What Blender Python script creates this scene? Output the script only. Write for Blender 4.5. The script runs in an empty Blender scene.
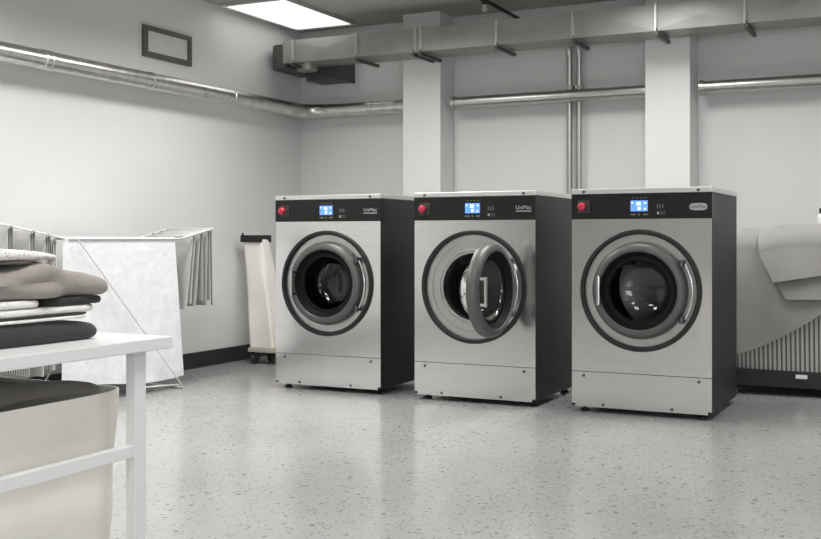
import bpy, bmesh, math, random
from math import pi, sin, cos, radians as R
from mathutils import Vector, Matrix, noise

S = bpy.context.scene
COL = S.collection
random.seed(7)

# ------------------------------------------------------------------ materials
M = {}
def nodes(name):
    m = bpy.data.materials.new(name); m.use_nodes = True
    nt = m.node_tree
    b = nt.nodes['Principled BSDF']
    M[name] = m
    return m, nt, b
def N(nt, kind, **kw):
    n = nt.nodes.new(kind)
    for k, v in kw.items():
        if k in n.inputs: n.inputs[k].default_value = v
        else: setattr(n, k, v)
    return n
def coords(nt, scale=(1, 1, 1)):
    tc = nt.nodes.new('ShaderNodeTexCoord')
    mp = nt.nodes.new('ShaderNodeMapping'); mp.inputs['Scale'].default_value = scale
    nt.links.new(tc.outputs['Object'], mp.inputs['Vector'])
    return mp.outputs['Vector']
def mat(name, col, rough=.5, metal=0., var=.06, scale=6., bump=0., bscale=60., stretch=(1, 1, 1), spec=.5, coat=0., sheen=0.):
    """principled material with a little procedural mottling and optional bump"""
    m, nt, b = nodes(name)
    L = nt.links
    v = coords(nt, stretch)
    n = N(nt, 'ShaderNodeTexNoise', Scale=scale, Detail=4.)
    L.new(v, n.inputs['Vector'])
    mr = N(nt, 'ShaderNodeMapRange'); mr.inputs['From Min'].default_value = .3; mr.inputs['From Max'].default_value = .7
    mr.inputs['To Min'].default_value = 1 - var; mr.inputs['To Max'].default_value = 1 + var
    L.new(n.outputs['Fac'], mr.inputs['Value'])
    mx = N(nt, 'ShaderNodeMix', data_type='RGBA', blend_type='MULTIPLY'); mx.inputs['Factor'].default_value = 1
    mx.inputs['A'].default_value = (*col, 1)
    L.new(mr.outputs['Result'], mx.inputs['B'])
    L.new(mx.outputs['Result'], b.inputs['Base Color'])
    b.inputs['Roughness'].default_value = rough; b.inputs['Metallic'].default_value = metal
    b.inputs['Specular IOR Level'].default_value = spec
    b.inputs['Coat Weight'].default_value = coat; b.inputs['Coat Roughness'].default_value = .08
    b.inputs['Sheen Weight'].default_value = sheen
    if bump:
        n2 = N(nt, 'ShaderNodeTexNoise', Scale=bscale, Detail=5.)
        L.new(v, n2.inputs['Vector'])
        bp = N(nt, 'ShaderNodeBump', Strength=bump, Distance=.01)
        L.new(n2.outputs['Fac'], bp.inputs['Height']); L.new(bp.outputs['Normal'], b.inputs['Normal'])
    return m
def emit(name, col, strength):
    m, nt, b = nodes(name)
    b.inputs['Base Color'].default_value = (*[c * .3 for c in col], 1)
    b.inputs['Emission Color'].default_value = (*col, 1)
    b.inputs['Emission Strength'].default_value = strength
    b.inputs['Roughness'].default_value = .3
    return m

mat('wall_paint', (.66, .66, .655), .62, var=.012, scale=1.5, bump=.03, bscale=90)
mat('ceiling_paint', (.40, .39, .368), .9, var=.02, scale=1.2)
mat('pillar_paint', (.70, .70, .695), .6, var=.01, scale=2)
mat('baseboard_rubber', (.018, .018, .018), .5, var=.1)
mat('brushed_steel', (.70, .697, .688), .17, 1., var=.04, scale=5, bump=.02, bscale=40, stretch=(1, 1, 14))
mat('seat_steel', (.52, .517, .51), .30, 1., var=.04, scale=5)
mat('lid_steel', (.66, .66, .65), .38, .7, var=.03, scale=5)
mat('duct_steel', (.38, .375, .36), .42, .8, var=.07, scale=7, bump=.03, bscale=14)
mat('dark_steel', (.10, .097, .092), .5, .6, var=.08)
mat('seam_steel', (.68, .68, .66), .3, .9, var=.04)
mat('foil', (.64, .63, .61), .29, 1., var=.14, scale=16, bump=.14, bscale=22)
mat('pipe_steel', (.52, .515, .505), .34, 1., var=.05, scale=9)
mat('black_iron', (.012, .011, .010), .5, .2, var=.15)
mat('cabinet_paint', (.024, .0235, .023), .48, .0, var=.06, scale=4, spec=.35)
mat('panel_black', (.012, .0115, .011), .36, var=.05, spec=.3)
mat('ring_rubber', (.017, .0165, .016), .5, 0, var=.1, spec=.3)
mat('gasket_rubber', (.007, .007, .007), .6, 0, var=.1, spec=.15)
mat('door_grey', (.092, .091, .088), .42, .25, var=.04, scale=8)
mat('drum_steel', (.20, .20, .195), .30, 1., var=.06, scale=14)
mat('chrome', (.62, .62, .61), .18, 1., var=.02)
mat('screw_metal', (.10, .10, .10), .4, .8)
mat('red_plastic', (.50, .022, .050), .3, var=.05)
mat('button_base', (.035, .035, .034), .45)
mat('panel_mark', (.15, .15, .146), .5)
mat('badge_metal', (.46, .46, .47), .35, .4)
mat('ink', (.02, .02, .022), .5)
mat('white_laminate', (.64, .64, .64), .42, var=.015)
mat('white_wire', (.66, .66, .65), .35, .2, var=.03)
mat('white_linen', (.72, .72, .73), .85, var=.05, scale=22, bump=.7, bscale=11, sheen=.1)
mat('grey_linen', (.46, .46, .445), .9, var=.04, scale=9, bump=.12, bscale=60, sheen=.1)
mat('pale_linen', (.52, .52, .51), .9, var=.04, scale=9, bump=.12, bscale=60)
mat('edge_gap_dark', (.16, .155, .15), .9)
mat('canvas', (.76, .745, .685), .85, var=.05, scale=5, bump=.12, bscale=120)
mat('canvas_light', (.72, .70, .655), .85, var=.04, scale=5, bump=.12, bscale=120)
mat('charcoal', (.021, .0205, .0205), .9, var=.15, scale=30, bump=.15, bscale=140, sheen=.15)
mat('black_cloth', (.016, .015, .0135), .9, var=.2, scale=20, bump=.2, bscale=90, sheen=.1)
mat('white_knit', (.72, .71, .69), .9, var=.06, scale=40, bump=.3, bscale=160)
mat('taupe', (.255, .230, .208), .85, var=.09, scale=10, bump=.2, bscale=70, sheen=.15)
mat('dark_taupe', (.085, .078, .068), .85, var=.1, scale=10, bump=.2, bscale=50, sheen=.1)
mat('sheet_grey', (.245, .243, .232), .9, var=.04, scale=6, bump=.10, bscale=70, sheen=.1)
mat('cart_dark', (.016, .015, .014), .6)
mat('caster_rubber', (.03, .03, .03), .6)
mat('cart_wood', (.42, .38, .31), .6, var=.1)
mat('vent_frame', (.115, .11, .10), .45, .4)
mat('vent_pane', (.66, .65, .63), .4, 0., var=.05, scale=8)
mat('white_plastic', (.8, .8, .8), .35)
emit('screen_blue', (.13, .32, .92), 1.25)
emit('screen_white', (.75, .88, 1.), 1.25)
emit('lamp_diffuser', (1., .99, .97), 1.7)

# terrazzo / speckled vinyl floor
m, nt, b = nodes('speckled_floor'); L = nt.links
v = coords(nt)
base = N(nt, 'ShaderNodeTexNoise', Scale=1.3, Detail=3.); L.new(v, base.inputs['Vector'])
cr = N(nt, 'ShaderNodeValToRGB'); L.new(base.outputs['Fac'], cr.inputs['Fac'])
cr.color_ramp.elements[0].position = .3; cr.color_ramp.elements[0].color = (.305, .305, .30, 1)
cr.color_ramp.elements[1].position = .7; cr.color_ramp.elements[1].color = (.36, .36, .355, 1)
out = cr.outputs['Color']
wn = N(nt, 'ShaderNodeTexNoise', Scale=22., Detail=2.); L.new(v, wn.inputs['Vector'])
wm = N(nt, 'ShaderNodeMix', data_type='VECTOR'); wm.inputs['Factor'].default_value = .035
L.new(v, wm.inputs['A']); L.new(wn.outputs['Color'], wm.inputs['B'])
for sc, thr, dark, rad in ((36., .72, (.155, .153, .147, 1), .34), (52., .62, (.20, .198, .192, 1), .40), (75., .52, (.235, .233, .228, 1), .50), (44., .70, (.355, .355, .35, 1), .44)):
    vo = N(nt, 'ShaderNodeTexVoronoi', Scale=sc); L.new(wm.outputs['Result'], vo.inputs['Vector'])
    sp = N(nt, 'ShaderNodeSeparateColor'); L.new(vo.outputs['Color'], sp.inputs['Color'])
    gt = N(nt, 'ShaderNodeMath', operation='GREATER_THAN'); gt.inputs[1].default_value = thr; L.new(sp.outputs['Red'], gt.inputs[0])
    # flake radius differs per cell
    rm = N(nt, 'ShaderNodeMath', operation='MULTIPLY'); rm.inputs[1].default_value = rad; L.new(sp.outputs['Green'], rm.inputs[0])
    lt = N(nt, 'ShaderNodeMath', operation='LESS_THAN'); L.new(vo.outputs['Distance'], lt.inputs[0]); L.new(rm.outputs[0], lt.inputs[1])
    mu = N(nt, 'ShaderNodeMath', operation='MULTIPLY'); L.new(gt.outputs[0], mu.inputs[0]); L.new(lt.outputs[0], mu.inputs[1])
    mx = N(nt, 'ShaderNodeMix', data_type='RGBA'); L.new(mu.outputs[0], mx.inputs['Factor'])
    L.new(out, mx.inputs['A']); mx.inputs['B'].default_value = dark
    out = mx.outputs['Result']
L.new(out, b.inputs['Base Color'])
b.inputs['Roughness'].default_value = .17; b.inputs['Specular IOR Level'].default_value = .75
bn = N(nt, 'ShaderNodeTexNoise', Scale=9., Detail=3.); L.new(v, bn.inputs['Vector'])
bp = N(nt, 'ShaderNodeBump', Strength=.05, Distance=.01); L.new(bn.outputs['Fac'], bp.inputs['Height']); L.new(bp.outputs['Normal'], b.inputs['Normal'])

# tinted door glass: clear dark bowl with a sharp reflection
m, nt, b = nodes('door_glass'); L = nt.links
nt.nodes.remove(b)
tr = N(nt, 'ShaderNodeBsdfTransparent'); tr.inputs['Color'].default_value = (.55, .55, .54, 1)
gl = N(nt, 'ShaderNodeBsdfGlossy', Roughness=.04); gl.inputs['Color'].default_value = (.8, .8, .8, 1)
fr = N(nt, 'ShaderNodeFresnel', IOR=1.6)
ms = N(nt, 'ShaderNodeMixShader'); L.new(fr.outputs[0], ms.inputs[0]); L.new(tr.outputs[0], ms.inputs[1]); L.new(gl.outputs[0], ms.inputs[2])
L.new(ms.outputs[0], nt.nodes['Material Output'].inputs['Surface'])

def stripes(name, c1, c2, freq, axis=0, duty=.5, rough=.9):
    m, nt, b = nodes(name); L = nt.links
    tc = nt.nodes.new('ShaderNodeUVMap')
    se = N(nt, 'ShaderNodeSeparateXYZ'); L.new(tc.outputs['UV'], se.inputs['Vector'])
    mu = N(nt, 'ShaderNodeMath', operation='MULTIPLY'); mu.inputs[1].default_value = freq; L.new(se.outputs[axis], mu.inputs[0])
    fr = N(nt, 'ShaderNodeMath', operation='FRACT'); L.new(mu.outputs[0], fr.inputs[0])
    lt = N(nt, 'ShaderNodeMath', operation='LESS_THAN'); lt.inputs[1].default_value = duty; L.new(fr.outputs[0], lt.inputs[0])
    mx = N(nt, 'ShaderNodeMix', data_type='RGBA'); L.new(lt.outputs[0], mx.inputs['Factor'])
    mx.inputs['A'].default_value = (*c1, 1); mx.inputs['B'].default_value = (*c2, 1)
    L.new(mx.outputs['Result'], b.inputs['Base Color']); b.inputs['Roughness'].default_value = rough
    return m
stripes('ticking', (.50, .49, .47), (.12, .118, .115), 38, 0, .42)

def banded(name, base, dark, freq, duty, lo, hi, ulo, uhi):
    """cloth with a woven band of stripes where lo < v < hi and ulo < u < uhi"""
    m, nt, b = nodes(name); L = nt.links
    tc = nt.nodes.new('ShaderNodeUVMap'); se = N(nt, 'ShaderNodeSeparateXYZ'); L.new(tc.outputs['UV'], se.inputs['Vector'])
    def math(op, a, k):
        n = N(nt, 'ShaderNodeMath', operation=op); L.new(a, n.inputs[0])
        if hasattr(k, 'is_linked'): L.new(k, n.inputs[1])
        else: n.inputs[1].default_value = k
        return n.outputs[0]
    f = math('LESS_THAN', math('FRACT', math('MULTIPLY', se.outputs[0], freq), 0), duty)
    for o_, op, k in ((se.outputs[1], 'GREATER_THAN', lo), (se.outputs[1], 'LESS_THAN', hi), (se.outputs[0], 'GREATER_THAN', ulo), (se.outputs[0], 'LESS_THAN', uhi)):
        f = math('MULTIPLY', f, math(op, o_, k))
    mx = N(nt, 'ShaderNodeMix', data_type='RGBA'); L.new(f, mx.inputs['Factor'])
    mx.inputs['A'].default_value = (*base, 1); mx.inputs['B'].default_value = (*dark, 1)
    L.new(mx.outputs['Result'], b.inputs['Base Color']); b.inputs['Roughness'].default_value = .9
banded('striped_border', (.54, .53, .51), (.05, .05, .05), 20, .5, .0, .14, 0, 1)
banded('striped_top', (.58, .58, .57), (.10, .10, .10), 14, .4, .43, .515, .0, .5)

# white fabric with tiny dark flecks
m, nt, b = nodes('flecked_white'); L = nt.links
v = coords(nt)
vo = N(nt, 'ShaderNodeTexVoronoi', Scale=150.); L.new(v, vo.inputs['Vector'])
lt = N(nt, 'ShaderNodeMath', operation='LESS_THAN'); lt.inputs[1].default_value = .27; L.new(vo.outputs['Distance'], lt.inputs[0])
mx = N(nt, 'ShaderNodeMix', data_type='RGBA'); L.new(lt.outputs[0], mx.inputs['Factor'])
mx.inputs['A'].default_value = (.74, .72, .70, 1); mx.inputs['B'].default_value = (.36, .32, .31, 1)
L.new(mx.outputs['Result'], b.inputs['Base Color']); b.inputs['Roughness'].default_value = .9

# ------------------------------------------------------------------ mesh helpers
def new(): return bmesh.new()
def box(bm, x0, x1, y0, y1, z0, z1, bev=0., mi=0):
    r = bmesh.ops.create_cube(bm, size=1.)
    vs = r['verts']
    for v in vs:
        v.co = Vector(((x0 + x1) / 2 + v.co.x * (x1 - x0), (y0 + y1) / 2 + v.co.y * (y1 - y0), (z0 + z1) / 2 + v.co.z * (z1 - z0)))
    fs = set(f for v in vs for f in v.link_faces)
    for f in fs: f.material_index = mi
    if bev:
        es = list(set(e for v in vs for e in v.link_edges))
        bmesh.ops.bevel(bm, geom=es, offset=bev, segments=2, profile=.6, affect='EDGES')
def tube(bm, pts, rad, seg=12, caps=True, mi=0):
    pts = [Vector(p) for p in pts]; n = len(pts)
    rads = rad if isinstance(rad, (list, tuple)) else [rad] * n
    rings = []; up = None
    for i, p in enumerate(pts):
        t = (pts[min(i + 1, n - 1)] - pts[max(i - 1, 0)]).normalized()
        if up is None:
            up = Vector((0, 0, 1)) if abs(t.z) < .9 else Vector((1, 0, 0))
        a = t.cross(up).normalized(); up = a.cross(t).normalized()
        rings.append([bm.verts.new(p + (a * cos(2 * pi * k / seg) + up * sin(2 * pi * k / seg)) * rads[i]) for k in range(seg)])
    for i in range(n - 1):
        for k in range(seg):
            f = bm.faces.new((rings[i][k], rings[i][(k + 1) % seg], rings[i + 1][(k + 1) % seg], rings[i + 1][k])); f.smooth = True; f.material_index = mi
    if caps:
        f = bm.faces.new(rings[0][::-1]); f.material_index = mi
        f = bm.faces.new(rings[-1]); f.material_index = mi
def lathe(bm, prof, c=(0, 0, 0), seg=64, mi=0, close=False):
    """profile (radius, y) turned about the Y axis through c"""
    rings = []
    for r, y in prof:
        rings.append([bm.verts.new((c[0] + r * cos(2 * pi * k / seg), c[1] + y, c[2] + r * sin(2 * pi * k / seg))) for k in range(seg)] if r > 1e-6 else [bm.verts.new((c[0], c[1] + y, c[2]))])
    prs = list(zip(rings, rings[1:]))
    if close: prs.append((rings[-1], rings[0]))
    for A, Bq in prs:
        for k in range(seg):
            k2 = (k + 1) % seg
            q = [A[k % len(A)], A[k2 % len(A)], Bq[k2 % len(Bq)], Bq[k % len(Bq)]]
            q = list(dict.fromkeys(q))
            if len(q) > 2:
                f = bm.faces.new(q); f.smooth = True; f.material_index = mi
def link(name, bm, mats, parent=None, smooth=None, loc=None, normals=True):
    if normals: bmesh.ops.recalc_face_normals(bm, faces=bm.faces[:])
    me = bpy.data.meshes.new(name); bm.to_mesh(me); bm.free()
    if smooth is not None:
        for p in me.polygons: p.use_smooth = smooth
    flags = [p.use_smooth for p in me.polygons]
    if any(flags):
        me.set_sharp_from_angle(angle=R(38)); me.polygons.foreach_set('use_smooth', flags)
    for q in (mats if isinstance(mats, (list, tuple)) else [mats]): me.materials.append(M[q])
    o = bpy.data.objects.new(name, me); COL.objects.link(o)
    if parent is not None: o.parent = parent
    if loc: o.location = loc
    return o
def tag(o, label, cat, group=None, kind=None):
    o['label'] = label; o['category'] = cat
    if group: o['group'] = group
    if kind: o['kind'] = kind
    return o
def struct(name, bm, m, label=None):
    o = link(name, bm, m); o['kind'] = 'structure'
    if label: o['label'] = label
    return o
def thing(name, label, cat, loc=(0, 0, 0), rz=0, group=None):
    o = bpy.data.objects.new(name, None); COL.objects.link(o); o.location = loc; o.rotation_euler.z = rz
    o.empty_display_size = .1
    return tag(o, label, cat, group)
def copy_tree(o, parent=None):
    c = o.copy(); COL.objects.link(c)
    if parent is not None: c.parent = parent
    for ch in [x for x in o.children]:
        copy_tree(ch, c)
    return c
def rbox(name, x0, x1, y0, y1, z0, z1, m, parent=None, bev=0.):
    bm = new(); box(bm, x0, x1, y0, y1, z0, z1, bev); return link(name, bm, m, parent)
def sheet(bm, fn, nu, nv, th=.004, uv=True, mi=0):
    """two-sided cloth of real thickness from fn(u, v) -> Vector, u and v in 0..1"""
    P = [[Vector(fn(i / nu, j / nv)) for j in range(nv + 1)] for i in range(nu + 1)]
    def nrm(i, j):
        a = P[min(i + 1, nu)][j] - P[max(i - 1, 0)][j]; c = P[i][min(j + 1, nv)] - P[i][max(j - 1, 0)]
        n = a.cross(c); return n.normalized() if n.length > 1e-9 else Vector((0, 0, 1))
    Nn = [[nrm(i, j) for j in range(nv + 1)] for i in range(nu + 1)]
    A = [[bm.verts.new(P[i][j] + Nn[i][j] * th / 2) for j in range(nv + 1)] for i in range(nu + 1)]
    Bv = [[bm.verts.new(P[i][j] - Nn[i][j] * th / 2) for j in range(nv + 1)] for i in range(nu + 1)]
    lay = bm.loops.layers.uv.verify() if uv else None
    def face(vs, uvs):
        f = bm.faces.new(vs); f.smooth = True; f.material_index = mi
        if uv:
            for l, q in zip(f.loops, uvs): l[lay].uv = q
    for i in range(nu):
        for j in range(nv):
            q = [(i / nu, j / nv), ((i + 1) / nu, j / nv), ((i + 1) / nu, (j + 1) / nv), (i / nu, (j + 1) / nv)]
            face((A[i][j], A[i + 1][j], A[i + 1][j + 1], A[i][j + 1]), q)
            face((Bv[i][j + 1], Bv[i + 1][j + 1], Bv[i + 1][j], Bv[i][j]), q[::-1])
    for i in range(nu):
        for j in (0, nv):
            face((A[i][j], A[i + 1][j], Bv[i + 1][j], Bv[i][j]), [(i / nu, j / nv)] * 4)
    for j in range(nv):
        for i in (0, nu):
            face((A[i][j], A[i][j + 1], Bv[i][j + 1], Bv[i][j]), [(i / nu, j / nv)] * 4)
def arc_uv(o):
    """u of the cloth becomes metres along the wall of the bag"""
    me = o.data; uv = me.uv_layers[0].data
    for p in me.polygons:
        for li in p.loop_indices:
            c = me.vertices[me.loops[li].vertex_index].co
            n = p.normal
            uv[li].uv = (c.x if abs(n.y) > abs(n.x) else c.y, c.z)
def wob(x, y, z, s=3., a=1.): return noise.noise(Vector((x * s, y * s, z * s))) * a
def folded(bm, cx, cy, lx, ly, zb, zt, r=.012, n=22, amp=.004, seed=0., wamp=.008):
    """soft folded garment: zb(u,v), zt(u,v) give its under and upper side (u, v in -1..1); edges rolled with radius r (m)"""
    def axis(l):
        rim = [r * (1 - cos(pi / 2 * k / 5)) for k in range(6)]
        inner = [r + (l - 2 * r) * k / n for k in range(1, n)]
        return rim + inner + [l - q for q in rim[::-1]]
    ax, ay = axis(lx), axis(ly)
    nx, ny = len(ax) - 1, len(ay) - 1
    top, bot = {}, {}
    for i, px in enumerate(ax):
        for j, py in enumerate(ay):
            a, c = 2 * px / lx - 1, 2 * py / ly - 1
            dist = min(px, lx - px, py, ly - py)
            x, y = a * lx / 2, c * ly / 2
            # round the plan corners
            cr = .030
            qx, qy = max(0, abs(x) - lx / 2 + cr), max(0, abs(y) - ly / 2 + cr)
            q = math.hypot(qx, qy); m_ = max(qx, qy)
            if q > 1e-9 and m_ > 0:
                k = m_ / q
                x = math.copysign(abs(x) - qx + qx * k, x) if qx else x
                y = math.copysign(abs(y) - qy + qy * k, y) if qy else y
            wx = wob(x, y, seed, 7., wamp) + (wob(x * .5, y, seed + 3.3, 11., wamp) if wamp > .01 else 0); wy = wob(x, y, seed + 5, 7., .008)
            lo, hi = zb(a, c), zt(a, c)
            e = 1. if dist >= r else max(0., 1 - (1 - dist / r) ** 2) ** .5
            mid = lo + (hi - lo) * .5
            zt_ = mid + (hi - mid) * e + wob(x, y, seed + 9, 12., amp) * e
            zb_ = mid - (mid - lo) * e
            if wamp > .01:   # soft drooping folds across the rolled edge
                wx += .012 * sin(y * 17 + zt_ * 46 + 1.2) * (1 - .4 * abs(c)) + .007 * sin(y * 31 - zt_ * 60)
            vt = bm.verts.new((cx + x + wx, cy + y + wy, zt_)); top[i, j] = vt
            bot[i, j] = vt if (i in (0, nx) or j in (0, ny)) else bm.verts.new((cx + x + wx, cy + y + wy, zb_))
    for i in range(nx):
        for j in range(ny):
            for D, fl in ((top, False), (bot, True)):
                q = [D[i, j], D[i + 1, j], D[i + 1, j + 1], D[i, j + 1]]
                if fl: q = q[::-1]
                try: f = bm.faces.new(q); f.smooth = True
                except ValueError: pass
def text_mesh(bm, txt, size, cx, y, cz, depth=.0008, mi=0):
    cu = bpy.data.curves.new('lettering', 'FONT'); cu.body = txt; cu.size = size; cu.align_x = 'CENTER'; cu.align_y = 'CENTER'; cu.extrude = depth
    cu.resolution_u = 2
    o = bpy.data.objects.new('lettering', cu); COL.objects.link(o)
    dg = bpy.context.evaluated_depsgraph_get(); dg.update()
    me = bpy.data.meshes.new_from_object(o.evaluated_get(dg))
    me.transform(Matrix.Translation((cx, y, cz)) @ Matrix.Rotation(pi / 2, 4, 'X'))
    k = len(bm.faces)
    bm.from_mesh(me); bm.faces.ensure_lookup_table()
    for f in bm.faces[k:]: f.material_index = mi
    bpy.data.objects.remove(o); bpy.data.curves.remove(cu); bpy.data.meshes.remove(me)

# ------------------------------------------------------------------ the room
XL, XR, YB, YF, H = -4.87, 3.4, 7.68, -2.8, 2.70
def sbox(name, a, m, label=None):
    bm = new(); box(bm, *a); return struct(name, bm, m, label)
sbox('floor', (XL - .1, XR + .1, YF - .1, YB + .1, -.1, 0), 'speckled_floor')
sbox('ceiling', (XL - .1, XR + .1, YF - .1, YB + .1, H, H + .1), 'ceiling_paint')
sbox('wall_left', (XL - .1, XL, YF - .1, YB + .1, 0, H), 'wall_paint')
sbox('wall_back', (XL, XR, YB, YB + .1, 0, H), 'wall_paint')
sbox('wall_right', (XR, XR + .1, YF - .1, YB + .1, 0, H), 'wall_paint')
sbox('wall_front', (XL, XR, YF - .1, YF, 0, H), 'wall_paint')
sbox('baseboard_left', (XL, XL + .012, YF, YB, 0, .115), 'baseboard_rubber')
sbox('baseboard_back', (XL + .012, XR, YB - .012, YB, 0, .115), 'baseboard_rubber')
for k, (a, c) in enumerate(((-3.766, -3.443), (-1.856, -1.544))):
    bm = new(); box(bm, a, c, 7.42, YB - .012, 0, H, .004)
    struct('pillar_%d' % (k + 1), bm, 'pillar_paint')

# ------------------------------------------------------------------ ceiling light
t = thing('ceiling_light', 'bright recessed rectangular ceiling light in front of the back left corner', 'ceiling light', (-4.51, 6.94, H))
bm = new()
for a in ((-.285, -.262, -.50, .56), (.262, .285, -.50, .56), (-.262, .262, -.50, -.465), (-.262, .262, .515, .56)):
    box(bm, a[0], a[1], a[2], a[3], -.028, 0, .003)
link('frame', bm, 'seam_steel', t)
rbox('diffuser', -.262, .262, -.465, .515, -.016, -.002, 'lamp_diffuser', t)

# ------------------------------------------------------------------ air duct along the back wall
D0, D1, DZ0, DZ1 = 7.06, 7.36, 2.33, 2.505
t = thing('air_duct', 'long rectangular sheet metal duct running under the ceiling past both pillars', 'duct', (0, 0, 0))
seams = [-4.646, -4.543, -3.976, -3.452, -2.83, -2.267, -1.693, -1.12, -.55, .02]
for a, c in zip(seams, seams[1:]):
    bm = new()
    box(bm, a, c, D0, D1, DZ0, DZ1)
    # the stiffening cross-break pressed into the front and the under side
    for f in list(bm.faces):
        nrm = f.normal
        if abs(nrm.y + 1) < .01 or abs(nrm.z + 1) < .01:
            r = bmesh.ops.poke(bm, faces=[f]); r['verts'][0].co += nrm * .004
    link('duct_section', bm, 'duct_steel', t)
for x in seams[1:-1]:
    bm = new()
    w = .007
    for dx in ((-.022, .022) if abs(x + 3.452) < .01 else (0,)):
        box(bm, x + dx - w, x + dx + w, D0 - .022, D0, DZ0 - .004, DZ1 + .006)
        box(bm, x + dx - w, x + dx + w, D0, D1 + .01, DZ1, DZ1 + .006)
    link('seam_flange', bm, 'seam_steel', t)
    bm = new()
    for dx in ((-.03, .03) if abs(x + 3.452) < .01 else (.012,)):
        box(bm, x + dx - .012, x + dx + .012, D0 - .04, D1 + .02, DZ0 - .036, DZ0 - .014)
        tube(bm, [(x + dx, D0 - .032, DZ0 - .03), (x + dx, D0 - .032, DZ0 + .01)], .005, 6)
    link('hanger', bm, 'dark_steel', t)
bm = new()
pr = []
for k in range(9):
    a = pi / 2 * k / 8
    pr.append((-4.70 - .13 * sin(a), D0 + .04 + .13 - .13 * cos(a)))
pts = [(-4.646, D0 + .04)] + pr + [(-4.83, 7.62), (-4.646, 7.62)]
lo = [bm.verts.new((x, y, 2.305)) for x, y in pts]; hi = [bm.verts.new((x, y, 2.49)) for x, y in pts]
bm.faces.new(lo); bm.faces.new(hi)
for k in range(len(pts)):
    bm.faces.new((lo[k], lo[(k + 1) % len(pts)], hi[(k + 1) % len(pts)], hi[k]))
link('end_elbow', bm, 'dark_steel', t)
for x in (-3.1, -2.0, -.8, .2): rbox('wall_bracket', x - .02, x + .02, D1, YB, DZ1 - .06, DZ1 - .03, 'dark_steel', t)
bm = new(); box(bm, -4.645, -4.35, 7.40, 7.66, 2.235, 2.42, .004); box(bm, -4.35, -4.338, 7.39, 7.67, 2.228, 2.425)
link('branch_box', bm, 'dark_steel', t)
bm = new(); tube(bm, [(-4.52, 7.22, DZ0 + .01), (-4.52, 7.22, 2.285), (-4.52, 7.22, 2.28)], [.085, .085, .07], 24)
link('branch_collar', bm, 'duct_steel', t)

# ------------------------------------------------------------------ wall pipes
PZ = 1.998
t = thing('insulated_pipe', 'foil wrapped pipe along the left wall turning the corner to the first pillar', 'pipe', (0, 0, 0))
px, py = XL + .15, YB - .15
path = [(px, YF + .02, PZ), (px, 2, PZ), (px, 5, PZ), (px, py - .20, PZ)]
for k in range(1, 8):
    a = pi / 2 * k / 8; path.append((px + .17 - .17 * cos(a), py - .17 + .17 * sin(a), PZ))
path += [(px + .2, py, PZ), (-4.2, py, PZ), (-3.768, py, PZ)]
bm = new(); tube(bm, path, [.057] * 4 + [.059] * 7 + [.053] * 3, 28)
link('pipe', bm, 'foil', t)
for y in (1.2, 2.6, 3.75, 4.62, 4.67, 5.57, 6.48, 7.30):
    bm = new(); tube(bm, [(px, y - .016, PZ), (px, y - .012, PZ), (px, y + .012, PZ), (px, y + .016, PZ)], [.0575, .061, .061, .0575], 28)
    link('joint_band', bm, 'foil', t)
for x in (-4.50, -4.1):
    bm = new(); tube(bm, [(x - .016, py, PZ), (x - .012, py, PZ), (x + .012, py, PZ), (x + .016, py, PZ)], [.0535, .057, .057, .0535], 28)
    link('joint_band', bm, 'foil', t)
for y in (3.0, 5.9, 7.1): rbox('wall_bracket', XL + .001, px, y - .012, y + .012, PZ - .012, PZ + .012, 'dark_steel', t)
for x0, x1, lab in ((-3.392, -1.858, 'horizontal metal pipe between the two pillars, crossing the thin upright pipes'),
                    (-1.498, 1.2, 'horizontal metal pipe to the right of the second pillar')):
    t = thing('wall_pipe', lab, 'pipe', (0, 0, 0), 0, 'horizontal metal pipes on the back wall')
    bm = new(); tube(bm, [(x0 + .012, py, PZ), ((x0 + x1) / 2, py, PZ), (x1 - .0, py, PZ)], .045, 28)
    link('pipe', bm, 'pipe_steel', t)
    bm = new(); tube(bm, [(x0, py, PZ), (x0 + .03, py, PZ)], .052, 28)
    link('end_collar', bm, 'pipe_steel', t)
    rbox('wall_bracket', (x0 + x1) / 2 - .3, (x0 + x1) / 2 - .27, py, YB, PZ - .012, PZ + .012, 'dark_steel', t)
    for x in ((-2.53, -2.44) if x0 < -2 else (-.2,)):
        bm = new(); tube(bm, [(x - .012, py, PZ), (x + .012, py, PZ)], .0485, 28)
        link('joint_band', bm, 'pipe_steel', t)
for x, lab in ((-2.476, 'left one of two thin upright steel pipes behind the gap between machines'), (-2.402, 'right one of two thin upright steel pipes behind the gap between machines')):
    t = thing('upright_pipe', lab, 'pipe', (x, 7.63, 0), 0, 'thin upright pipes between the pillars')
    bm = new(); tube(bm, [(0, 0, .0), (0, 0, 2.30), (0, -.01, 2.36), (0, -.05, 2.40), (0, -.12, 2.415), (0, -.268, 2.415)], .021, 18)
    link('pipe', bm, 'pipe_steel', t)
    for z in (.9, 2.075): rbox('pipe_clamp', -.026, .026, -.024, .049, z - .012, z + .012, 'pipe_steel', t)

# ------------------------------------------------------------------ sprinkler
t = thing('sprinkler_pipe', 'thin black sprinkler pipe below the ceiling with one hanging sprinkler head', 'sprinkler', (-2.86, 6.9, 2.62))
bm = new(); tube(bm, [(.03, -3.5, 0), (0, 0, 0), (-.01, .775, 0)], .0135, 14)
link('pipe', bm, 'black_iron', t)
bm = new(); tube(bm, [(0, -.035, 0), (0, .035, 0)], .021, 14); tube(bm, [(0, 0, 0), (0, 0, -.032)], .016, 12)
link('tee_fitting', bm, 'black_iron', t)
bm = new(); tube(bm, [(0, 0, -.032), (0, 0, -.046)], .011, 12)
for s in (-1, 1): tube(bm, [(s * .010, 0, -.044), (s * .016, 0, -.058), (s * .006, 0, -.074)], .0028, 8)
tube(bm, [(0, 0, -.045), (0, 0, -.074)], .003, 8)
lathe_pts = [(0, 0, -.074), (0, 0, -.078)]
tube(bm, lathe_pts, .018, 16)
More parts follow.
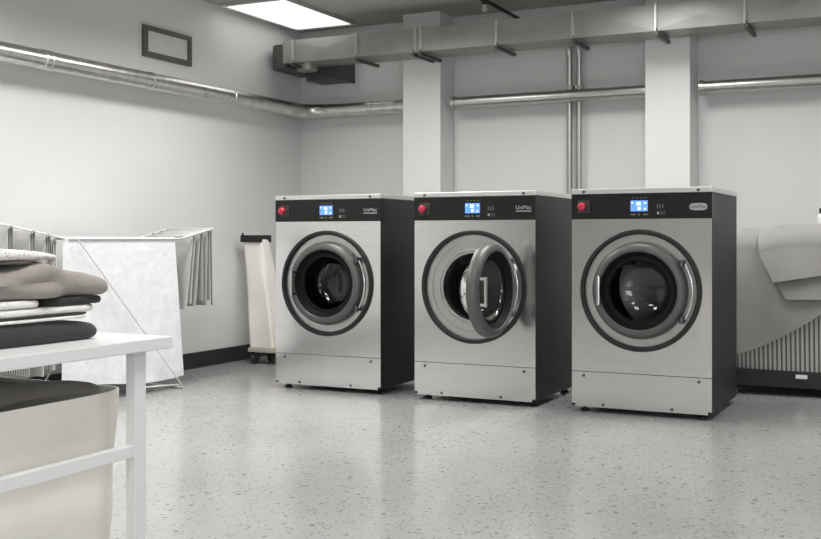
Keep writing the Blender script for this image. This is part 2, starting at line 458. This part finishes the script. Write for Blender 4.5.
link('sprinkler_head', bm, 'seam_steel', t)

# ------------------------------------------------------------------ wall vent
t = thing('wall_vent', 'framed rectangular vent high on the left wall above the foil pipe', 'vent', (XL, 5.92, 2.30))
bm = new()
for a in ((-.26, .26, .075, .108), (-.26, .26, -.108, -.07), (-.26, -.215, -.07, .075), (.222, .26, -.07, .075)):
    box(bm, 0, .022, a[0], a[1], a[2], a[3], .003)
link('frame', bm, 'vent_frame', t)
rbox('pane', 0, .008, -.215, .222, -.07, .075, 'vent_pane', t)

# ------------------------------------------------------------------ washing machines
F = -.37     # front plane (machine-local), machine faces -Y
CZ = .669    # drum axis height
def ring_plate(bm, x0, x1, z0, z1, y0, y1, r, seg=64):
    """plate with a round hole, front at y0, rear at y1"""
    def edge(a):
        dx, dz = cos(a), sin(a)
        k = 1e9
        if abs(dx) > 1e-6: k = min(k, (x1 if dx > 0 else x0) / dx)
        if abs(dz) > 1e-6: k = min(k, ((z1 - CZ) if dz > 0 else (z0 - CZ)) / dz)
        return dx * k, CZ + dz * k
    angs = [2 * pi * k / seg for k in range(seg)]
    for X in (x0, x1):
        for Z in (z0, z1): angs.append(math.atan2(Z - CZ, X) % (2 * pi))
    angs = sorted(angs)
    rows = []
    for y in (y0, y1):
        rows.append(([bm.verts.new((r * cos(a), y, CZ + r * sin(a))) for a in angs], [bm.verts.new((edge(a)[0], y, edge(a)[1])) for a in angs]))
    n = len(angs)
    for k in range(n):
        k2 = (k + 1) % n
        for (i_, o_) in rows: bm.faces.new((i_[k], i_[k2], o_[k2], o_[k]))
        bm.faces.new((rows[0][0][k], rows[0][0][k2], rows[1][0][k2], rows[1][0][k]))
        bm.faces.new((rows[0][1][k], rows[0][1][k2], rows[1][1][k2], rows[1][1][k]))

def make_machine(label):
    t = thing('washing_machine', label, 'washing machine', (0, 0, 0), 0, 'stainless steel front loading washing machines')
    # cabinet shell: two side panels, rear and bottom
    bm = new()
    for s in (-1, 1):
        a, c = (-.3775, -.365) if s < 0 else (.365, .3775)
        box(bm, a, c, F + .004, .37, .035, 1.188, .002)
    box(bm, -.365, .365, .355, .37, .035, 1.188); box(bm, -.365, .365, F + .03, .355, .035, .05)
    link('cabinet', bm, 'cabinet_paint', t)
    bm = new(); box(bm, -.379, .379, F - .006, .372, 1.189, 1.217, .004)
    link('top_lid', bm, 'lid_steel', t)
    cp = None
    bm = new(); box(bm, -.3785, .3785, F - .004, F + .055, 1.0535, 1.188, .002)
    cp = link('control_panel', bm, 'panel_black', t)
    # emergency stop: flat collar and mushroom knob
    bx, bz = -.3105, 1.120
    bm = new(); box(bm, bx - .03, bx + .038, F - .010, F - .003, bz - .036, bz + .034, .002, 0)
    link('button_plate', bm, 'button_base', cp)
    bm = new(); lathe(bm, [(.0, -.052), (.012, -.051), (.020, -.046), (.0225, -.038), (.020, -.032), (.013, -.028), (.013, -.008)], (bx, F, bz), 24)
    link('stop_button', bm, 'red_plastic', cp)
    bm = new(); box(bm, -.049, .043, F - .0065, F - .0035, 1.0925, 1.150, .001)
    for k, (a, c, d, e) in enumerate(((-.017, .006, .003, .022), (-.010, .005, -.022, -.004), (-.044, -.034, .014, .022), (.024, .036, .012, .020), (.022, .034, -.020, -.012))):
        box(bm, a, c, F - .0075, F - .0064, 1.1205 + d, 1.1205 + e, 0, 1)
    link('display', bm, ['screen_blue', 'screen_white'], cp)
    for k in range(4): rbox('panel_icon', -.040 + k * .022, -.028 + k * .022, F - .005, F - .0038, 1.163, 1.167, 'panel_mark', cp)
    for a, c in ((-.050, -.022), (-.010, .002), (.018, .044)): rbox('panel_icon', a, c, F - .005, F - .0038, 1.072, 1.080, 'panel_mark', cp)
    for k in range(3): rbox('panel_icon', .093 + k * .014, .098 + k * .014, F - .005, F - .0038, 1.108, 1.130, 'panel_mark', cp)
    bm = new(); box(bm, .092, .138, F - .008, F - .0035, 1.072, 1.093, .001); box(bm, .094, .104, F - .0095, F - .0075, 1.0765, 1.0885, 0, 1)
    link('card_slot', bm, ['button_base', 'badge_metal'], cp)
    # front sheet with the round opening, lower service panel
    bm = new(); ring_plate(bm, -.3765, .3765, .2235, 1.0520, F, F + .004, .305)
    link('front_panel', bm, 'brushed_steel', t)
    bm = new()
    pr = [(-.3765, .2205), (.3765, .2205), (.3765, .046), (.357, .046), (.357, .030), (-.357, .030), (-.357, .046), (-.3765, .046)]
    a = [bm.verts.new((x, F, z)) for x, z in pr]; c = [bm.verts.new((x, F + .005, z)) for x, z in pr]
    bm.faces.new(a); bm.faces.new(c)
    for k in range(8): bm.faces.new((a[k], a[(k + 1) % 8], c[(k + 1) % 8], c[k]))
    link('service_panel', bm, 'brushed_steel', t)
    bm = new(); lathe(bm, [(.300, .002), (.300, -.010), (.304, -.018), (.312, -.021), (.322, -.018), (.3275, -.008), (.3275, .0)], (0, F, CZ), 80)
    link('seal_ring', bm, 'ring_rubber', t)
    bm = new()
    lathe(bm, [(.302, .006), (.262, .007), (.260, .011), (.257, .011), (.255, .007), (.222, .008), (.219, .004), (.213, .003), (.210, .009), (.205, .009), (.202, .004), (.194, .004), (.190, .010), (.190, .05)], (0, F, CZ), 80)
    for k in range(8):
        a = pi / 8 + k * pi / 4
        box(bm, .238 * cos(a) - .005, .238 * cos(a) + .005, F + .005, F + .013, CZ + .238 * sin(a) - .005, CZ + .238 * sin(a) + .005, .002)
    link('door_seat', bm, 'seat_steel', t)
    bm = new()
    pf = [(.192, .03), (.192, .07), (.205, .085), (.205, .11), (.235, .12)]
    for k in range(9):
        y = .12 + .05 * k; pf += [(.270, y), (.264, y + .012), (.270, y + .024)]
    pf += [(.268, .57), (.21, .585), (.10, .60), (0, .605)]
    lathe(bm, pf, (0, F, CZ), 64)
    link('drum', bm, 'drum_steel', t)
    for k in range(3):
        bm = new()
        a = R(20 + 120 * k)
        ca, sa = cos(a), sin(a)
        v = []
        for (rr, tt) in ((.264, -.05), (.205, -.012), (.205, .012), (.264, .05)):
            for y in (.14, .54):
                v.append(bm.verts.new((rr * ca - tt * sa, F + y, CZ + rr * sa + tt * ca)))
        for q in ((0, 1, 3, 2), (2, 3, 5, 4), (4, 5, 7, 6), (0, 2, 4, 6), (1, 7, 5, 3)): bm.faces.new([v[i] for i in q])
        link('drum_lifter', bm, 'drum_steel', t)
    # feet
    for sx in (-1, 1):
        for y in (F + .06, .31):
            bm = new(); tube(bm, [(sx * .32, y, 0), (sx * .32, y, .012), (sx * .32, y, .013), (sx * .32, y, .036)], [.024, .024, .012, .012], 14)
            link('foot', bm, 'black_iron', t)
    # screws
    for x, z, dy in ((-.308, 1.202, -.006), (.308, 1.202, -.006), (-.31, .200, 0), (.31, .200, 0), (-.20, .046, 0), (.17, .046, 0)):
        bm = new(); lathe(bm, [(0, -.005), (.006, -.0045), (.0085, -.002), (.0085, .001)], (x, F + dy, z), 12)
        link('screw', bm, 'screw_metal', t)
    # door hinge: curved strap and two knuckles at the right
    bm = new()
    tube(bm, [(.283 * cos(R(a)), F - .030, CZ + .283 * sin(R(a))) for a in range(-30, 31, 6)], .0065, 10)
    link('hinge_strap', bm, 'chrome', t)
    for s in (-1, 1):
        a = R(33 * s)
        bm = new(); tube(bm, [(.272 * cos(a), F - .034, CZ + .272 * sin(a) - .018), (.272 * cos(a), F - .034, CZ + .272 * sin(a) + .018)], .0135, 12)
        box(bm, .262 * cos(a), .292 * cos(a), F - .03, F + .008, CZ + .272 * sin(a) - .012, CZ + .272 * sin(a) + .012, .002)
        link('hinge_knuckle', bm, 'screw_metal', t)
    # door: origin on the hinge axis
    hx, hy = .275, F - .034
    bm = new()
    lathe(bm, [(.185, .014), (.245, .014), (.256, .006), (.2575, -.006), (.2555, -.020), (.249, -.036), (.237, -.047), (.222, -.051), (.212, -.050), (.207, -.044), (.203, -.034), (.190, -.006), (.185, .014)], (-hx, F - hy, CZ), 80)
    d = link('door', bm, 'door_grey', t, loc=(hx, hy, 0))
    bm = new()
    lathe(bm, [(.174, -.006), (.166, -.010), (.160, -.004), (.155, .02), (.150, .07), (.138, .10), (.115, .118), (.06, .127), (.0, .13)], (-hx, F - hy, CZ), 64)
    link('door_glass', bm, 'door_glass', d)
    bm = new()
    lathe(bm, [(.2075, -.0455), (.2045, -.044), (.200, -.034), (.185, -.013), (.174, -.010), (.166, -.013), (.161, -.006), (.163, -.001), (.172, .002), (.186, .004)], (-hx, F - hy, CZ), 64)
    link('glass_gasket', bm, 'gasket_rubber', d)
    bm = new()
    X0 = -hx - .206; Yh = F - hy
    box(bm, X0 - .008, X0 + .010, Yh - .090, Yh - .074, CZ - .080, CZ + .080, .005)
    for z in (-.068, .068): box(bm, X0 - .006, X0 + .008, Yh - .078, Yh - .040, CZ + z - .008, CZ + z + .008, .003)
    link('handle', bm, 'chrome', d)
    return t, cp, d

def badge(cp, kind):
    bm = new()
    if kind == 'oval':
        n = 40; a0 = []; a1 = []
        for k in range(n):
            a = 2 * pi * k / n
            ex = math.copysign(abs(cos(a)) ** .55, cos(a)); ez = math.copysign(abs(sin(a)) ** .7, sin(a))
            a0.append(bm.verts.new((.308 + .046 * ex, F - .0038, 1.113 + .0195 * ez))); a1.append(bm.verts.new((.308 + .044 * ex, F - .0068, 1.113 + .018 * ez)))
        bm.faces.new(a1)
        for k in range(n): bm.faces.new((a0[k], a0[(k + 1) % n], a1[(k + 1) % n], a1[k]))
        text_mesh(bm, 'UniMac', .026, .308, F - .0072, 1.113, .0006, 1)
        link('badge', bm, ['badge_metal', 'ink'], cp)
    else:
        text_mesh(bm, 'UniMac', .031, .308, F - .0046, 1.121, .0008, 0)
        box(bm, .262, .354, F - .0052, F - .0038, 1.0985, 1.104)
        link('badge', bm, ['badge_metal'], cp)

LAB = ['closed front loading washing machine standing nearest the left wall, beside the narrow canvas cart',
       'front loading washing machine with its round door swung open, middle of the three',
       'closed front loading washing machine with an oval badge, beside the grey draped cart']
first, cp1, d1 = make_machine(LAB[0])
machines = [first, copy_tree(first), copy_tree(first)]
for mch, lab, loc, kind in zip(machines, LAB, ((-3.401, 5.66 + .37), (-2.401, 5.625 + .37), (-1.433, 5.617 + .37)), ('bar', 'bar', 'oval')):
    mch['label'] = lab; mch.location = (loc[0], loc[1], 0)
    for ch in mch.children:
        if ch.name.split('.')[0] == 'control_panel': badge(ch, kind)
for ch in machines[1].children:
    if ch.name.split('.')[0] == 'door': ch.rotation_euler.z = R(86)

# ------------------------------------------------------------------ narrow canvas cart behind the first machine
t = thing('canvas_cart', 'narrow cream canvas laundry cart with a black top bar, left of the washing machines', 'laundry cart', (-4.50, 6.77, 0))
bm = new()
def cartbag(u, v):
    a = 2 * pi * u
    w = .085 + .025 * (1 - v); dpt = .06 + .06 * (1 - v)
    ex = math.copysign(abs(cos(a)) ** .35, cos(a)); ey = math.copysign(abs(sin(a)) ** .35, sin(a))
    sag = .002 * sin(9 * v + 3 * a) + .012 * (1 - v) ** 3 * sin(5 * a)
    return ((w + sag) * ex + .135 * (1 - v) - .20, (dpt + sag) * ey, .125 + .815 * v)
sheet(bm, cartbag, 48, 24, .004)
link('bag', bm, 'canvas_light', t)
bm = new(); box(bm, -.292, -.112, -.078, -.064, .918, .972, .003); box(bm, -.292, -.112, .064, .078, .918, .972, .003); box(bm, -.292, -.280, -.064, .064, .918, .972, .003); box(bm, -.124, -.112, -.064, .064, .918, .972, .003)
tube(bm, [(-.275, -.071, .970), (-.275, -.071, .988)], .008, 10)
link('top_bar', bm, 'black_iron', t)
bm = new(); box(bm, -.18, .16, -.14, .14, .09, .122, .006)
link('base', bm, 'cart_wood', t)
for x in (-.135, .115):
    for y in (-.11, .11):
        bm = new(); tube(bm, [(x - .015, y, .035), (x + .015, y, .035)], .035, 18)
        box(bm, x - .024, x - .017, y - .015, y + .015, .03, .09); box(bm, x + .017, x + .024, y - .015, y + .015, .03, .09)
        link('caster', bm, 'caster_rubber', t)

# ------------------------------------------------------------------ wing drying rack along the left wall
RD = Vector((.12, .993, 0)); RM = Vector((-.993, .12, 0)); RO = Vector((-4.29, 5.353, 0)); RL = .40
def rp(s, tt, z): return RO + RD * s + RM * tt + Vector((0, 0, z))
t = thing('drying_rack', 'white wire drying rack with raised wings standing along the left wall', 'drying rack', tuple(RO))
def rl(s, tt, z): return tuple(rp(s, tt, z) - RO)
SA, SB = -.86, .0
ztop = .945
bm = new(); tube(bm, [rl(SA, 0, ztop), rl(SB, 0, ztop), rl(SB, RL, ztop), rl(SA, RL, ztop), rl(SA, 0, ztop)], .0055, 10)
link('top_frame', bm, 'white_wire', t)
for s0, s1, z1 in ((SA - .03, -1.36, 1.035), (SB + .01, .295, 1.012)):
    bm = new(); tube(bm, [rl(s0, 0, ztop + .002), rl(s1, 0, z1), rl(s1, RL, z1), rl(s0, RL, ztop + .002)], .0055, 10)
    link('wing', bm, 'white_wire', t)
def wz(s): return ztop + (s - SB) * (1.012 - ztop) / .285 if s > 0 else ztop + (SA - .03 - s) * (1.035 - ztop) / .47
RAILS = [-1.24, -1.10, -1.0, .065, .134, .20, .262]
for s in RAILS:
    bm = new(); tube(bm, [rl(s, -.006, wz(s) + .002), rl(s, RL, wz(s) + .002)], .003, 8)
    if s < 0: tube(bm, [rl(s, -.02, wz(s) + .004), rl(s, -.002, wz(s) + .004)], .008, 8)
    link('rail', bm, 'white_wire', t)
for s in (-.7, -.5, -.3, -.14):
    bm = new(); tube(bm, [rl(s, .0, ztop), rl(s, RL, ztop)], .003, 8)
    link('rail', bm, 'white_wire', t)
for tt in (-.022, RL - .02):
    bm = new(); tube(bm, [rl(-.82, tt, ztop), rl(.0, tt, .012)], .0045, 10); link('leg', bm, 'white_wire', t)
for tt in (.022, RL + .0):
    bm = new(); tube(bm, [rl(-.06, tt, ztop), rl(-.78, tt, .012)], .006, 10); link('leg', bm, 'white_wire', t)
for s, a, c in ((.0, -.022, RL - .02), (-.78, .022, RL)):
    bm = new(); tube(bm, [rl(s, a, .008), rl(s, c, .008)], .007, 10); link('foot_bar', bm, 'white_wire', t)
bm = new(); tube(bm, [rl(-.02, -.02, .03), rl(-.32, -.01, .045)], .0045, 8); link('brace', bm, 'white_wire', t)

# the big white sheet folded over the middle of the rack
bm = new()
def bigsheet(u, v):
    s = -.90 + .852 * u
    drop = .86
    path = RL * .85
    d = v * (path + drop)
    if d < path:
        tt = path - d; z = ztop + .010; out = 0.
    else:
        k = (d - path) / drop
        tt = -.008; z = ztop + .010 - (d - path) - 0.012 * 0
        out = .010 * sin(7 * u * pi + 2 * k) * k + wob(u * 2, k * 2, 3., 2.2, .014) * k
        s += .085 * k * u - .0 * k
        z += .035 * k * (1 - u) * 0 + k * (.02 * sin(5 * u + 1) - .01) - .0 * u
        z += k * (.06 * max(0, .25 - u))
        tt -= -.0135
        tt += abs(out) * .5
    return rp(s, tt + (0 if d < path else 0), z)
sheet(bm, bigsheet, 60, 70, .003)
o = link('bed_sheet', bm, 'white_linen'); tag(o, 'large white bed sheet hanging down the front of the drying rack', 'sheet')

def towel(bm, s, z, t0, t1, drop1, drop2, sp=.012, seed=0., flare=.0, slant=0.):
    """cloth over one rail: hangs both sides of it, from t0 to t1 along the rail"""
    def fn(u, v):
        tt = t0 + (t1 - t0) * u
        tot = drop1 + drop2
        d = v * tot - drop1
        k = abs(d) / max(drop1, drop2)
        side = 1 if d > 0 else -1
        zz = z + .008 - abs(d)
        wave = .010 * sin(u * 9 + seed * 3 + side) * k + wob(u * 2, d * 3, seed, 1.6, .012) * k
        off = side * min(abs(d) * .5, sp) + wave * .6 + side * flare * k
        return rp(s + off + slant * k, tt - .02 * k * sin(seed + u * 4) * 0, zz)
    sheet(bm, fn, 22, 44, .004)
# right wing: three cloths, front edges seen
for s, lab, dr, m_, fl, sl in ((.134, 'wide pale grey towel on the right wing of the rack, beside the bed sheet', .49, 'pale_linen', .004, -.055),
                           (.198, 'narrow grey cloth hanging second from the right end of the rack', .49, 'grey_linen', .020, -.02),
                           (.262, 'grey cloth with a dark edge hanging at the far right end of the rack', .505, 'grey_linen', .004, 0.)):
    bm = new(); towel(bm, s, wz(s), .012, .36, dr, dr * .93, .010, s * 31, fl, sl)
    if s > .2:
        r0 = [rp(s + .016, .009, wz(s) - .01), rp(s + .020, .009, wz(s) - .25), rp(s + .024, .009, wz(s) - dr + .01)]
    o = link('drying_towel', bm, m_); tag(o, lab, 'towel', 'cloths on the right wing of the rack')
    if s > .2:
        bm = new(); tube(bm, r0, .0055, 8); link('dark_edge_gap', bm, 'edge_gap_dark', o)
# left wing: cloths on its rails
for s, lab, dr, m_ in ((-1.24, 'pale cloth hanging at the outer end of the left rack wing', .70, 'pale_linen'),
                       (-1.10, 'greyish cloth with a striped bottom border in the middle of the left rack wing', .80, 'striped_border'),
                       (-1.0, 'plain pale cloth on the left rack wing, last one before the short striped one', .79, 'pale_linen'),
                       (-.945, 'pale cloth with short dark stripes at its top, touching the bed sheet', .74, 'striped_top')):
    z = wz(s) if s < -.95 else ztop
    bm = new(); towel(bm, s, z, .014, .34, dr, dr * .9, .009, s * 17, .003)
    o = link('drying_cloth', bm, m_); tag(o, lab, 'cloth', 'cloths on the left wing of the rack')
    if s < -.95:
        bm = new(); tube(bm, [rp(s + .012, .010, z - .006), rp(s + .014, .010, z - .2), rp(s + .015, .010, z - dr + .02)], .006, 8)  # dark strip stands in for the shaded gap between hanging cloths
        link('dark_edge_gap', bm, 'edge_gap_dark', o)

# ------------------------------------------------------------------ white table
TX, TY, TZ = -1.400, 1.722, .75
t = thing('folding_table', 'white table with a low side rail in the left foreground, holding folded clothes', 'table', (TX, TY, 0))
bm = new(); box(bm, -.72, 0, -1.5, 0, TZ - .024, TZ, .002)
link('tabletop', bm, 'white_laminate', t)
for x in (-.044, -.70):
    for y in (-.090, -1.46):
        bm = new(); box(bm, x, x + .024, y, y + .032, 0, TZ - .024, .0015)
        link('leg', bm, 'white_laminate', t)
for x in (-.042, -.698):
    bm = new(); box(bm, x, x + .020, -1.428, -.090, .517, .541, .0015)
    link('side_rail', bm, 'white_laminate', t)

# canvas bin under the table
t = thing('canvas_bin', 'cream canvas laundry bin standing on the floor under the white table', 'laundry bin', (-1.735, 1.285, 0))
bm = new()
def binbag(u, v):
    a = 2 * pi * u
    ex = math.copysign(abs(cos(a)) ** .22, cos(a)); ey = math.copysign(abs(sin(a)) ** .22, sin(a))
    hw = .215 + .025 * v; hl = .375 + .055 * v
    bulge = .010 * sin(v * pi) + wob(cos(a) * 2, sin(a) * 2, v * 2, 1.4, .008) * sin(v * pi)
    x, y, z = (hw + bulge) * ex, (hl + bulge * .5) * ey, .012 + .628 * v
    if ex > .5:     # slack corner: the canvas turns in beyond a diagonal crease
        x -= .12 * max(0., (y - .30) - (z - .50) * .93) * max(0., min(1., (z - .40) / .12))
    return (x, y, z)
sheet(bm, binbag, 96, 30, .005)
n0 = [bm.verts.new(((.21) * math.copysign(abs(cos(2 * pi * k / 40)) ** .22, cos(2 * pi * k / 40)), .37 * math.copysign(abs(sin(2 * pi * k / 40)) ** .22, sin(2 * pi * k / 40)), .006)) for k in range(40)]
bm.faces.new(n0)
link('bag', bm, 'canvas', t)
bm = new()
folded(bm, -1.735, 1.225, .50, .80, lambda a, c: .648 - .004 * sin(c * 9), lambda a, c: .688 + .010 * cos(c * 2.4 + .8) + .006 * sin(a * 5 + c * 4) - .022 * max(0, (c - .4) / .6) ** 1.6, r=.016, n=30, amp=.004, seed=3.)
o = link('dark_laundry', bm, 'dark_taupe'); tag(o, 'dark grey brown garment heaped in the canvas bin under the table', 'garment')

# ------------------------------------------------------------------ pile of folded clothes on the table
pile = []
def garment(name, label, m_, cx, cy, lx, ly, zb, zt, **kw):
    bm = new(); folded(bm, cx, cy, lx, ly, zb, zt, **kw)
    o = link(name, bm, m_); return tag(o, label, 'garment', 'folded clothes on the white table')
PX = -1.69
def g(name, label, m_, y1, z0, z1, r, seed, amp=.001, ylen=.6, lx=.38, zt=None, wamp=.008):
    garment(name, label, m_, PX, y1 - ylen / 2, lx, ylen, lambda a, c: z0, zt or (lambda a, c: z1), r=r, seed=seed, amp=amp, wamp=wamp)
g('folded_trousers', 'folded charcoal garment at the bottom of the pile, lying on the tabletop', 'charcoal', 1.625, .7505, .789, .018, 1., .002, .62,
  zt=lambda a, c: .792 - .012 * max(0, (c - .55) / .45) ** 2)
g('folded_shirt', 'thin white folded garment with dark cloth above it, just over the charcoal one', 'white_knit', 1.60, .7935, .7995, .003, 2., .0005, .58)
g('folded_undershirt', 'thin black folded cloth between the two white layers of the pile', 'black_cloth', 1.605, .8003, .8042, .002, 2.5, .0003, .59)
g('folded_sweater', 'thick white folded garment across the middle of the clothes pile', 'white_knit', 1.62, .8048, .8195, .007, 4., .001, .60)
g('folded_camisole', 'short white folded garment left of the black one under the taupe garment', 'white_knit', 1.478, .8207, .8345, .006, 5., .001, .46)
g('folded_socks', 'black folded garment under the taupe one at the right end of the pile', 'black_cloth', 1.640, .8207, .8350, .006, 6., .001, .152)
g('folded_trousers', 'thick taupe garment with soft folds near the top of the pile', 'taupe', 1.645, .8365, .90, .026, 7., .006, .68, .40, wamp=.016,
  zt=lambda a, c: .892 + .014 * math.exp(-((c - .52) / .13) ** 2) + .004 * sin(5 * c - 4 * a) - .030 * max(0, (c - .62) / .38) ** 1.2)
g('folded_cardigan', 'thin dark grey garment between the taupe one and the flecked white one', 'dark_taupe', 1.465, .9015, .9085, .003, 9., .0005, .50, .37)
g('folded_blouse', 'white flecked garment on top of the clothes pile', 'flecked_white', 1.525, .9095, .930, .009, 8., .002, .52, .38,
  zt=lambda a, c: .931 - .014 * max(0, (c - .3) / .7) ** 2)

# ------------------------------------------------------------------ draped cart on the right
CXc, CYc = -.62, 7.06
t = thing('linen_cart', 'wheeled cart with a striped fabric bag, to the right of the last washing machine', 'laundry cart', (CXc, CYc, 0))
bm = new(); box(bm, -.56, .62, -.36, .36, .052, .15, .006)  # dark base, made deeper to stand in for the shade under the cart
link('base', bm, 'cart_dark', t)
for x in (-.48, .54):
    for y in (-.27, .27):
        bm = new(); tube(bm, [(x - .018, y, .024), (x + .018, y, .024)], .024, 20); box(bm, x - .028, x - .02, y - .015, y + .015, .02, .053); box(bm, x + .02, x + .028, y - .015, y + .015, .02, .053)
        link('caster', bm, 'caster_rubber', t)
bm = new(); box(bm, -.15, -.085, -.375, -.361, .112, .135, .002)
link('base_clip', bm, 'white_plastic', t)
bm = new()
def stripedbag(u, v):
    a = 2 * pi * u
    ex = math.copysign(abs(cos(a)) ** .3, cos(a)); ey = math.copysign(abs(sin(a)) ** .3, sin(a))
    k = .03 * sin(v * pi)
    return ((.575 + k) * ex + .045, (.34 + k) * ey, .152 + .62 * v)
sheet(bm, stripedbag, 120, 20, .005)
arc_uv(link('striped_bag', bm, 'ticking', t))

# sheets heaped over the cart: each one drapes over the rim and down the front
def drape(bm, x0, x1, yfront, ztop_, low, seed, back=.45, nu=70, nv=80, left=lambda k: 0., belly=.0):
    """x from x0 to x1; low(u) is the height of its front hem, left(k) moves its left edge down the front, belly swells it"""
    def fn(u, v):
        x = x0 + (x1 - x0) * u
        zl = low(u)
        rad = .13
        top_y = back - rad
        hang = ztop_ - rad - zl
        tot = top_y + rad * pi / 2 + hang
        d = v * tot
        k = 0.
        if d < top_y: y = yfront + rad + (top_y - d); z = ztop_ - .06 * (1 - d / top_y) ** 2
        elif d < top_y + rad * pi / 2:
            a = (d - top_y) / rad; y = yfront + rad - rad * sin(a); z = ztop_ - rad + rad * cos(a); k = .15 * a / 1.57
        else:
            e = d - top_y - rad * pi / 2; k = .15 + .85 * e / max(hang, .01)
            y = yfront - belly * sin(min(1., e / .5) * pi / 2); z = ztop_ - rad - e
        x += left(k) * (1 - u)
        y -= .011 * wob(x * 1.5, z * .8, 2., 3.0, 1.) + .010 * sin(x * 11 + z * 4 + 1.) * k
        z += .014 * wob(x, y, 4., 3., 1.) * (1 - k)
        # the left end sags over the rounded corner of the heap
        z -= .05 * max(0., (.16 - u) / .16) ** 2 * (1 - k)
        return (x, y, z)
    sheet(bm, fn, nu, nv, .006)
bm = new(); drape(bm, -1.25, -.02, 6.680, 1.005, lambda u: .235 + (.40 * max(0., u - .10) + .62 * max(0., u - .10) ** 2), 1., belly=.05)
o = link('grey_sheet', bm, 'sheet_grey'); tag(o, 'longest grey sheet hanging low over the striped cart bag', 'sheet', 'grey sheets heaped on the striped cart')
bm = new(); drape(bm, -.985, .05, 6.652, 1.017, lambda u: .585 + .02 * u, 1., left=lambda k: .17 * k, belly=.05)
o = link('grey_sheet', bm, 'sheet_grey'); tag(o, 'grey sheet hanging halfway down, its hem just below the topmost sheet', 'sheet', 'grey sheets heaped on the striped cart')
bm = new(); drape(bm, -.985, .06, 6.624, 1.029, lambda u: .685 + .16 * u, 1., left=lambda k: .10 * k, belly=.05)
o = link('grey_sheet', bm, 'sheet_grey'); tag(o, 'topmost grey sheet on the striped cart, with the highest hem', 'sheet', 'grey sheets heaped on the striped cart')

# small white bottle with a black cap at the picture's right edge, standing on the heap
t = thing('bottle', 'small white bottle with a black cap at the right edge, above the draped cart', 'bottle', (-.634, 6.80, 1.036))
bm = new()
tube(bm, [(0, 0, 0), (0, 0, .005), (0, 0, .045), (0, 0, .055), (0, 0, .062)], [.024, .026, .026, .018, .012], 20)
link('body', bm, 'white_plastic', t)
bm = new(); tube(bm, [(0, 0, .060), (0, 0, .092)], .015, 16); link('cap', bm, 'black_iron', t)

# ------------------------------------------------------------------ lamps of the room (the ceiling row, out of the picture) and an added front fill
def area(name, loc, sx, sy, power, rot=(0, 0, 0), col=(1, .99, .975)):
    l = bpy.data.lights.new(name, 'AREA'); l.shape = 'RECTANGLE'; l.size = sx; l.size_y = sy; l.energy = power; l.color = col
    o = bpy.data.objects.new(name, l); COL.objects.link(o); o.location = loc; o.rotation_euler = rot
    return o
for x, y, p in ((-3.45, 5.65, 44), (-1.7, 5.95, 38), (-.1, 5.95, 24), (1.7, 5.95, 22), (-3.6, 3.6, 46), (-3.5, 1.4, 44), (-1.2, 3.2, 22), (-.6, 1.4, 30), (1.8, 2.2, 24), (-3.3, -.9, 22), (-.6, -.9, 16), (1.8, -.9, 16)):
    l = area('ceiling_lamp', (x, y, H - .03), .6, 1.2, p); l.data.spread = R(150)
area('front_fill_light', (1.5, YF + .05, 1.35), 3.2, 1.5, 105, (R(90), 0, 0), (.97, .985, 1.))  # added unseen fill light from the camera side; the front wall has no window

w = bpy.data.worlds.new('world'); S.world = w; w.use_nodes = True
w.node_tree.nodes['Background'].inputs['Color'].default_value = (.5, .5, .5, 1); w.node_tree.nodes['Background'].inputs['Strength'].default_value = .05

# ------------------------------------------------------------------ camera
cam = bpy.data.cameras.new('camera'); co = bpy.data.objects.new('camera', cam); COL.objects.link(co)
co.location = (0, 0, .95); co.rotation_euler = (R(90), 0, R(26.5))
cam.sensor_width = 36; cam.sensor_fit = 'HORIZONTAL'; cam.lens = 36 * 1062 / 821
cam.shift_y = -(269.5 - 238) / 821
cam.clip_start = .05
S.camera = co

S.view_settings.view_transform = 'Standard'; S.view_settings.look = 'None'
S.view_settings.gamma = 1; S.view_settings.use_curve_mapping = False
S.view_settings.exposure = -0.05
